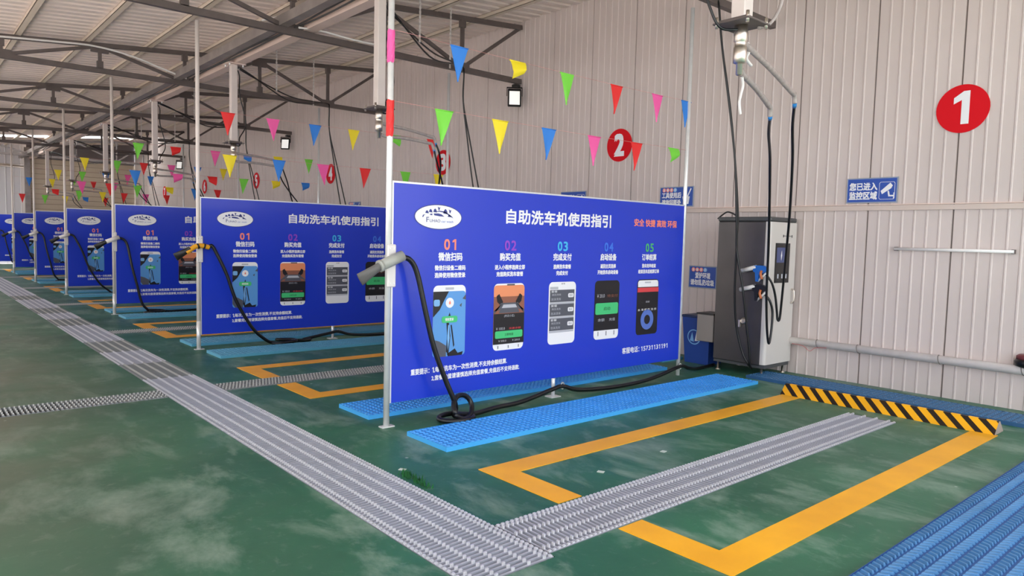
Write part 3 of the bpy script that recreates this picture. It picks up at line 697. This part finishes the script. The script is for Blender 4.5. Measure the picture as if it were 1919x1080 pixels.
out += [(X1, Y0 - .065), (X1, Y0 - .002), (X0 - .006, Y0 - .002)]
zs = (.145, 1.755); n = len(out)
m.raw([(a, b, z) for z in zs for a, b in out], [(k, (k + 1) % n, n + (k + 1) % n, n + k) for k in range(n)] + [tuple(range(n - 1, -1, -1)), tuple(range(n, 2 * n))], DOOR)
d = m.build('door', t)
m = MB(); Fd = Flat(m, lambda u, v, l: (u, Y0 - .0665 - .001 * l, v))
m.box(-.175, .145, Y0 - .069, Y0 - .065, 1.07, 1.52, BLACKP); Fd.rect(-.165, .135, 1.08, 1.51, 4, SCREEN); Fd.rect(-.15, .06, 1.30, 1.47, 5, SCRB); Fd.poly([(-.05, 1.32), (-.035, 1.38), (-.045, 1.44), (-.06, 1.38)], 6, W)
for k in range(3): Fd.rect(-.12 + .09 * k, -.09 + .09 * k, 1.12, 1.17, 5, LGREY)
m.build('screen', d)
m = MB(); m.box(-.02, .18, Y0 - .071, Y0 - .065, 1.60, 1.605, INK); m.box(-.02, -.015, Y0 - .071, Y0 - .065, 1.585, 1.615, INK); m.box(.175, .18, Y0 - .071, Y0 - .065, 1.585, 1.615, INK); m.build('badge', d)
m = MB(); m.tube(smooth_path([(.225, Y0 - .066, .83), (.225, Y0 - .1, .85), (.225, Y0 - .1, .97), (.225, Y0 - .066, .99)]), .01, CHROME, 8); m.build('handle', d)
for a, b in ((X0 + .05, Y0 + .0), (X1 - .05, Y0 + .0), (X0 + .05, Y1 - .05), (X1 - .05, Y1 - .05)):
    m = MB(); m.lathe([(.03, 0), (.03, .012), (.012, .02), (.012, .1)], CHROME, (a, b, 0), 12); m.build('leg', t)
m = MB(); m.lathe([(.04, 0), (.04, .015), (.026, .028)], CHROME, (X0, -.06, .62), 14, Matrix.Rotation(math.radians(-90), 3, 'Y')); m.box(X0 - .045, X0 - .01, -.035, -.012, .55, .63, CHROME); m.build('lock', t)
for zz in (1.235, 1.02):
    m = MB(); m.tube([(X0 - .055, Y0 + .06, zz + .01), (X0 - .055, Y0 + .25, zz - .04)], .025, WHITEP, 14); m.box(X0 - .055, X0, Y0 + .14, Y0 + .18, zz - .03, zz, WHITEP); m.build('gun_holder', t)
m = MB(); m.tube(smooth_path([(X0 + .1, Y1 - .2, 1.81), (X0 + .08, Y1 - .14, 1.85), (X0 + .06, Y1 - .08, 1.87), (X0 + .04, Y1 - .03, 1.84), (X0 + .03, Y1 + .03, 1.79)]), .009, BLACKR, 7); m.build('cable', t)
# spray guns hanging in the holders
ORG = mat('orange_trigger', (214, 120, 70), .45); GUNB = mat('gun_blue', (32, 110, 200), .4)
for nm, zz, gm in (('blue', 1.215, GUNB), ('black', 1.0, BLACKP)):
    t2 = thing('spray_gun', '%s spray gun with orange trigger, %s on the cabinet corner' % (nm, 'upper' if nm == 'blue' else 'lower'), 'spray gun', (4.415, -.62, zz), 'spray guns on the wash machine')
    m = MB(); pr = [(.1, .03), (.08, .05), (-.02, .05), (-.065, .03), (-.07, -.005), (-.03, -.03), (.03, -.05), (.035, -.13), (.065, -.13), (.075, -.03), (.1, -.02)]
    n = len(pr); vs = [(s * .022, a, b) for s in (-1, 1) for a, b in pr]
    m.raw(vs, [(k, (k + 1) % n, n + (k + 1) % n, n + k) for k in range(n)] + [tuple(range(n)), tuple(range(n, 2 * n))], gm); m.build('body', t2)
    m = MB(); m.tube(smooth_path([(-.03, -.01, -.005), (-.03, .0, -.045), (-.03, -.02, -.1)]), .014, ORG, 8); m.build('trigger', t2)
    m = MB(); m.tube([(0, .09, .012), (0, .13, .012)], .013, CHROME, 10); m.build('lance', t2)
    m = MB(); m.tube([(.0, .05, -.13), (.02, -.05, -.02)], .012, WHITEP, 8); m.build('grip_sleeve', t2)
m = MB(); m.box(4.5, 4.78, .03, .26, .31, .64, mat('grey_box_paint', (140, 132, 128), .45), ch=.008); o = m.build('equipment_box'); tag(o, 'small grey metal box fixed behind the wash machine cabinet, beside the blue bin', 'box')
m = MB(); m.box(4.495, 4.785, .025, .265, .64, .655, BLACKP); m.build('lid', o)
# blue waste bin
BIN = mat('bin_blue', (28, 66, 150), .45)
t = thing('waste_bin', 'blue waste bin with a white round emblem, behind the grey box at the wall', 'bin', (4.78, .34, 0))
m = MB(); 
lo = [(-.14, -.17), (.14, -.17), (.14, .17), (-.14, .17)]; hi = [(-.18, -.2), (.18, -.2), (.18, .2), (-.18, .2)]
m.raw([(a, b, .0) for a, b in lo] + [(a, b, .58) for a, b in hi], [(3, 2, 1, 0), (0, 1, 5, 4), (1, 2, 6, 5), (2, 3, 7, 6), (3, 0, 4, 7)], BIN)
Fb = Flat(m, lambda u, v, l: (-.14 - .04 * v / .58 - .002 * l, u, v)); Fb.ring(.03, .33, .095, .082, 1, LBLUE2); 
Fb.poly([(.09, .28), (.055, .39), (.03, .27)], 1, LBLUE2); Fb.poly([(.02, .28), (-.01, .41), (-.04, .29)], 1, W); m.build('body', t)
m = MB(); m.box(-.19, .19, -.21, .21, .57, .6, mat('bin_rim', (24, 44, 90), .5), ch=.008); m.build('rim', t)

# ------------------------------------------------------------------ wall fittings
m = MB(); m.box(XW - .028, XW, -12, 29.3, 1.895, 1.945, mat('rail_cover', (214, 196, 186), .4)); m.tube([(XW - .02, -12, 1.955), (XW - .02, 29.3, 1.955)], .006, PINKB, 6)
tag(m.build('trim_2'), kind='structure')
t = thing('water_pipe', 'white insulated water pipe running low along the back wall', 'pipe', (XW - .07, -6, .39))
m = MB(); m.tube([(0, -5, 0), (0, 5.9, 0)], .042, mat('pipe_wrap', (240, 234, 230), .5, vary=.06, scale=8, bump=.3, bscale=12), 14); m.build('pipe', t)
for y in (.3, 1.4, 2.35, 3.05, 3.75, 4.55, 5.0):
    m = MB(); m.tube([(.0445 * math.cos(a), y + .01 * math.sin(a), .0445 * math.sin(a)) for a in [2 * math.pi * k / 16 for k in range(17)]], .004, mat('tie_grey', (120, 112, 108), .6), 5); m.build('cable_tie', t)
m = MB(); m.tube(smooth_path([(XW - .12, -.72, .36), (XW - .12, -.85, .35), (XW - .11, -.93, .3), (XW - .12, -1.0, .345), (XW - .11, -1.12, .36)]), .003, mat('red_wire', (214, 110, 112), .5), 5)
tag(m.build('wire'), 'thin red wire dangling from the low white pipe beside the machine', 'wire')
t = thing('pipe_fitting', 'round dark red and black fitting above the low pipe, right edge', 'fitting', (XW - .06, -2.98, .475))
m = MB(); m.lathe([(.05, -.06), (.1, -.04), (.105, 0), (.09, .02)], BLACKR, n=18); m.build('base', t)
m = MB(); m.lathe([(.09, .02), (.09, .05), (.07, .065)], mat('dark_red', (116, 50, 56), .5), n=18); m.build('collar', t)
t = thing('wall_rail', 'thin white rail fixed to the wall at the right below the camera sign', 'rail', (XW, -2.28, 1.49))
m = MB(); m.tube([(-.05, .53, .0), (-.05, -.53, .0)], .016, mat('rail_white', (245, 242, 240), .35), 10); m.build('bar', t)
for s_ in (-.52, .52):
    m = MB(); m.box(-.055, .0, s_ - .012, s_ + .012, -.02, .02, STEEL); m.build('bracket', t)
for i, (y, z) in enumerate(((-2.285, 2.88), (2.10, 2.88), (6.48, 2.91), (11.11, 2.93), (15.74, 2.97), (20.26, 2.97), (24.93, 2.93))):
    t = thing('number_sign', 'round red wall sign with white number %d' % (i + 1), 'number sign', (XW - .009, y, z), 'numbered red discs on the back wall')
    m = MB(); m.lathe([(.235, -.002), (.235, .002)], DISC, n=40, M=Matrix.Rotation(math.radians(-90), 3, 'Y'))
    Fs = Flat(m, lambda u, v, l: (-.003 - .001 * l, -u, v))
    wv = .05 if i == 0 else .085
    if i == 0: Fs.poly([(-.01, -.15), (.06, -.15), (.06, .17), (.005, .17), (-.08, .11), (-.08, .05), (-.01, .085)], 1, W)
    else: Fs.text(str(i + 1), -.095, .095, -.16, .165, 1, W, .05)
    m.build('disc', t)
def wall_sign(label, y0, y1, z0, z1, draw):
    t = thing('wall_sign', label, 'sign', (XW - .014, (y0 + y1) / 2, (z0 + z1) / 2), 'blue notice signs on the back wall')
    hw = (y0 - y1) / 2; hh = (z1 - z0) / 2
    m = MB(); m.box(-.004, .004, -hw, hw, -hh, hh, mat('sign_edge', (150, 160, 178), .4)); Fs = Flat(m, lambda u, v, l: (-.0045 - .001 * l, -u, v))
    Fs.rect(-hw + .012, hw - .012, -hh + .012, hh - .012, 1, SIGNB); draw(Fs, hw, hh); m.build('plate', t)
def cam_sign(Fs, hw, hh):
    Fs.text('您已进入', -.235, .06, .0, .085, 2, W, .03); Fs.text('监控区域', -.235, .06, -.1, -.012, 2, W, .03)
    Fs.rrect(.078, .238, -.1, .085, .02, 2, W); Fs.rrect(.082, .234, -.096, .081, .018, 3, SIGNB)
    Fs.poly([(.095, -.01), (.19, .075), (.215, .045), (.2, .015), (.11, -.045)], 4, W); Fs.poly([(.165, -.01), (.18, -.01), (.19, -.055), (.225, -.055), (.225, -.07), (.175, -.07)], 4, W); Fs.rect(.225, .232, -.09, -.03, 4, W)
wall_sign('blue sign with a white security camera picture, right of the wash machine', -1.205, -1.735, 1.975, 2.245, cam_sign)
def dots(Fs, u, v):
    for k, ch in enumerate('温馨提示'): Fs.ell(u + .06 * k, v, .028, .028, 2, SALMON if k < 3 else LBLUE2, 18); Fs.text(ch, u + .06 * k - .017, u + .06 * k + .017, v - .017, v + .017, 3, W, .02)
def tool_sign(Fs, hw, hh):
    dots(Fs, -.2, .09); Fs.text('工具使用后', -.235, .08, -.02, .06, 2, W, .03); Fs.text('请放回原处', -.235, .08, -.12, -.035, 2, W, .03)
    Fs.poly([(.12, -.1), (.2, -.1), (.215, .0), (.1, .0)], 2, W); Fs.poly([(.17, .0), (.19, .0), (.24, .1), (.225, .11)], 2, W)
wall_sign('blue sign with a bucket picture behind the rear post of the nearest board', 1.335, .79, 1.975, 2.245, tool_sign)
wall_sign('blue sign just showing above the middle of the nearest board', 3.26, 2.72, 1.975, 2.245, cam_sign)
wall_sign('tiny blue sign just showing above the right end of the second board', 10.18, 9.64, 1.975, 2.235, tool_sign)
def prot_sign(Fs, hw, hh):
    dots(Fs, -.14, .095); Fs.text('爱护环境', -.11, .12, -.02, .06, 2, W, .03); Fs.text('请勿乱扔垃圾', -.18, .18, -.11, -.03, 2, W, .03)
wall_sign('low blue notice between the nearest board and the wash machine', .81, .39, .91, 1.2, prot_sign)

# ------------------------------------------------------------------ floor items
GR_N = mat('grating_bright', (186, 188, 200), .45, metal=.35, vary=.06, scale=3); GR_D = mat('grating_dull', (142, 146, 148), .55, metal=.2, vary=.08, scale=3); GR_T = mat('grating_glints', (228, 228, 232), .35, metal=.4)
def grate_mesh(wd, ln, bright, rods=5):
    """flat bars across the width (local X), twisted rods along the length (local Y)"""
    m = MB(); M = GR_N if bright else GR_D; n = int(round(ln / .0325)); st = ln / n
    m.box(0, .006, .004, ln - .004, -.035, .002, M); m.box(wd - .006, wd, .004, ln - .004, -.035, .002, M)
    for k in range(n): 
        yy = (k + .5) * st; m.box(.006, wd - .006, yy - .0055, yy + .0055, -.03, .0, M)
    for r in range(rods):  # reflections along the rods, put in as paler raised tips
        xx = wd * (r + .5) / rods
        for k in range(n):
            yy = (k + .5) * st; m.box(xx - .007, xx + .007, yy - .005, yy + .005, -.002, .015, GR_T if bright else mat('grating_dull_glints', (196, 196, 192), .5, metal=.2))
    for r in (.004, wd - .016):
        for k in range(n):
            yy = (k + .5) * st; m.box(r, r + .012, yy - .008, yy + .008, -.004, .008, GR_T if bright else GR_D)
    return m
seg = .97; k0 = 0; G = {}
ybs = [-2.45] + [-1.95 + seg * k for k in range(33)]
idx = 0
dull = {6, 8, 11, 13, 16}
for a, b in zip(ybs, ybs[1:]):
    if b > 29.4: break
    ln = round(b - a, 2); br = idx not in dull
    key = (ln, br)
    if key not in G:
        o = grate_mesh(.49, ln, br).build('drain_grate'); G[key] = o
    else:
        o = G[key].copy(); COL.objects.link(o)
    o.location = (-1.045, a + .001, .0)
    w_ = ('nearest', 'second', 'third', 'fourth', 'fifth', 'sixth', 'seventh', 'eighth', 'ninth', 'tenth', 'eleventh', 'twelfth')
    tens = ['', '', 'twenty', 'thirty']; teen = ['tenth', 'eleventh', 'twelfth', 'thirteenth', 'fourteenth', 'fifteenth', 'sixteenth', 'seventeenth', 'eighteenth', 'nineteenth']
    nn = idx + 1
    name = 'nearest' if nn == 1 else (ORD[nn - 1] if nn <= 12 else (teen[nn - 10] if nn < 20 else ('twentieth' if nn == 20 else ('thirtieth' if nn == 30 else tens[nn // 10] + '-' + ORD[nn % 10 - 1]))))
    tag(o, '%s grating of the long drain, %s from the near end' % ('bright steel' if br else 'dull grey', name), 'drain grate', 'gratings of the long drain')
    idx += 1
def cross(i, x0, n, ln, c, side):
    for k in range(n):
        key = ('c', i == 0, round(c[1] - c[0], 2), ln)
        if key not in G: o = grate_mesh(c[1] - c[0] - .012, ln - .002, i == 0, 4).build('drain_grate'); G[key] = o
        else: o = G[key].copy(); COL.objects.link(o)
        o.rotation_euler.z = -math.pi / 2; o.location = (x0 + k * ln + .001, c[1] - .006, 0)
        tag(o, 'steel grating of the cross drain in bay %s, %s %s' % (('one', 'two', 'three', 'four', 'five', 'six', 'seven')[i], ORD[k], side), 'drain grate', 'gratings of the cross drains')
for i, c in enumerate(CH): cross(i, -.55, 4, 1.0375, c, 'going in from the long drain')
cross(1, -4.36, 4, .8275, CH[1], 'from the far left')

# painted bay outlines
PAINT = mat('yellow_floor_paint', (250, 176, 24), .45, vary=.1, scale=2.5)
for i in range(7):
    if i == 0: ya, yb = -3.09, -1.24
    elif i == 1: ya, yb = 1.22, 3.05
    else: ya, yb = 5.72 + 4.42 * (i - 2), 7.55 + 4.42 * (i - 2)
    ca, cb = CH[i]; x0, x1, wd = -.06, 3.84, .19; h = .004
    m = MB()
    m.box(x0, x1, yb - wd, yb, 0, h, PAINT); m.box(x0, x1, ya, ya + wd, 0, h, PAINT)
    m.box(x0, x0 + wd, max(cb + .012, ya), yb - wd, 0, h, PAINT); m.box(x0, x0 + wd, ya + wd, ca - .012, 0, h, PAINT)
    tag(m.build('bay_outline'), 'yellow painted parking outline on the floor of bay %s' % ('one', 'two', 'three', 'four', 'five', 'six', 'seven')[i], 'floor marking', 'yellow bay outlines')

# wheel stop with hazard stripes
STB = mat('stop_black', (36, 24, 16), .5); STC = mat('stop_concrete', (165, 150, 140), .8)
t = thing('wheel_stop', 'yellow and black striped wheel stop at the back of bay one', 'wheel stop', (3.82, -2.15, 0))
m = MB(); prf = [(0, 0), (.1, .1), (.135, .1), (.24, 0)]; ya, yb = -.92, .93
m.raw([(a, y, b) for y in (ya, yb) for a, b in prf], [(0, 1, 2, 3), (7, 6, 5, 4), (2, 6, 7, 3)], STC)
n = 14; w2 = (yb - ya) / n; sh = .15
def clip(p, lim, keep):
    out = []
    for (y0, t0), (y1, t1) in zip(p, p[1:] + p[:1]):
        a, b = keep * (y0 - lim) <= 1e-9, keep * (y1 - lim) <= 1e-9
        if a: out.append((y0, t0))
        if a != b:
            q = (lim - y0) / (y1 - y0); out.append((lim, t0 + q * (t1 - t0)))
    return out
for k in range(-2, n + 2):
    for a0, a1, mm in ((0, .55, PAINT), (.55, 1, STB)):
        a = ya + (k + a0) * w2; b = ya + (k + a1) * w2
        p = [(a, 0.), (b, 0.), (b + sh, 1.), (a + sh, 1.)]
        p = clip(p, yb, 1)
        if p: p = clip(p, ya, -1)
        if len(p) >= 3: m.face([(.1 * t_, y_, .1 * t_) for y_, t_ in p], mm)
        l, h = max(a + sh, ya), min(b + sh, yb)
        if h > l: m.face([(.1, l, .1), (.1, h, .1), (.135, h, .1), (.135, l, .1)], mm)
m.build('block', t)

# blue plastic duckboard mats
MATB = mat('mat_blue', (66, 160, 238), .4, vary=.1, scale=3); MATE = mat('mat_edge', (70, 170, 240), .4); MATT = mat('mat_dusty_dim', (90, 158, 188), .5, vary=.12, scale=2); MATTE = mat('mat_dusty_dim_edge', (92, 166, 196), .5); MATD = mat('mat_navy', (70, 126, 176), .45, vary=.12, scale=3)  # teal pair: dirt and dimmer light of the far mats put into the colour
def mat_mesh(ln, wd, body, edge, nx, ny):
    m = MB(); m.box(0, ln, 0, wd, 0, .03, edge); rim = MATE if edge.name == 'mat_blue_deck' else edge; m.box(-.004, ln + .004, -.004, 0, 0, .034, rim); m.box(-.004, ln + .004, wd, wd + .004, 0, .034, rim); m.box(-.004, 0, 0, wd, 0, .034, rim)
    sx = ln / nx; sy = wd / ny
    for i in range(nx):
        for j in range(ny):
            x = (i + .5) * sx; y = (j + .5) * sy; d = .3 * sx * (1 if j % 2 else -1) * (edge.name == 'mat_navy_deck')
            a, b = (sx * .26, sy * .40) if d else (sx * .33, sy * .33)
            p = [(x - a - d, y - b), (x + a - d, y - b), (x + a + d, y + b), (x - a + d, y + b)]
            q = [(x + (u - x) * .6, y + (v - y) * .75) for u, v in p]
            m.raw([(u, v, .03) for u, v in p] + [(u, v, .043 if d else .038) for u, v in q], [(0, 1, 5, 4), (1, 2, 6, 5), (2, 3, 7, 6), (3, 0, 4, 7), (4, 5, 6, 7)], body)
    return m
PM = {}
def place_mat(x, y, ln, wd, kind, label):
    key = (ln, wd, kind)
    if key in PM: o = PM[key].copy(); COL.objects.link(o)
    else:
        b, e_ = {'blue': (MATB, mat('mat_blue_deck', (44, 130, 226), .4)), 'teal': (MATT, MATTE), 'shaded': (mat('mat_shaded', (58, 108, 150), .45), mat('mat_shaded_deck', (46, 92, 136), .5)), 'navy': (MATD, mat('mat_navy_deck', (34, 84, 150), .5))}[kind]  # strip behind the wheel stop: its shade put into a darker blue
        o = mat_mesh(ln, wd, b, e_, *((int(ln / .042), int(round(wd / .062))) if kind == 'navy' else (int(ln / .052), int(round(wd / .05))))).build('floor_mat'); PM[key] = o
    o.location = (x, y, .0); tag(o, label, 'floor mat', 'blue plastic floor mats'); return o
place_mat(0, -.81, 4.1, .5, 'blue', 'bright blue plastic mat along the near side of the nearest board')
place_mat(0, .27, 3.95, .5, 'blue', 'blue plastic mat behind the nearest board, seen under it')
place_mat(.2, -3.95, 4.1, .5, 'navy', 'blue plastic mat at the bottom right corner of the picture')
for i in range(1, 6):
    n_ = ORD[i]
    place_mat(0, S * i - .81, 4.1, .5, 'teal', 'dusty blue plastic mat in dimmed colour along the near side of the %s board' % n_)
    place_mat(0, S * i + .27, 3.95, .5, 'teal', 'dusty blue plastic mat in dimmed colour behind the %s board' % n_)
o = place_mat(4.75, -4.2, 3.66, .42, 'shaded', 'blue plastic mat strip in shaded colour behind the striped wheel stop'); o.rotation_euler.z = math.pi / 2
o = place_mat(4.75, .62, 2.4, .42, 'teal', 'dusty blue plastic mat strip in dimmed colour at the wall beyond the nearest board'); o.rotation_euler.z = math.pi / 2

# scraps on the floor
PAP = mat('paper_scrap', (196, 208, 202), .7)
for x, y, lb in ((.55, -1.75, 'small pale square scrap on the green floor inside bay one, left'), (1.25, -1.72, 'small pale square scrap on the green floor inside bay one, right'), (-.45, -.95, 'small white scrap beside the long drain below the nearest post')):
    m = MB(); a = random.random() * 3; M = Matrix.Translation((x, y, .001)) @ Matrix.Rotation(a, 4, 'Z'); m.box(-.022, .022, -.017, .017, 0, .003, PAP, M); tag(m.build('paper_scrap'), lb, 'scrap')
MOSS = mat('moss_green', (24, 92, 44), .9, vary=.3, scale=30)
m = MB()
for k in range(60):
    x = -.52 + random.random() * .06; y = -1.35 + random.random() * .35; h = .015 + random.random() * .03; a = random.random() * 6.3
    dx, dy = .008 * math.cos(a), .008 * math.sin(a)
    m.raw([(x - dx, y - dy, 0), (x + dx, y + dy, 0), (x - dy, y + dx, 0), (x + dy, y - dx, h)], [(0, 1, 3), (1, 2, 3), (2, 0, 3)], MOSS)
tag(m.build('moss'), 'green moss tuft at the edge of the long drain', 'moss', kind='stuff')
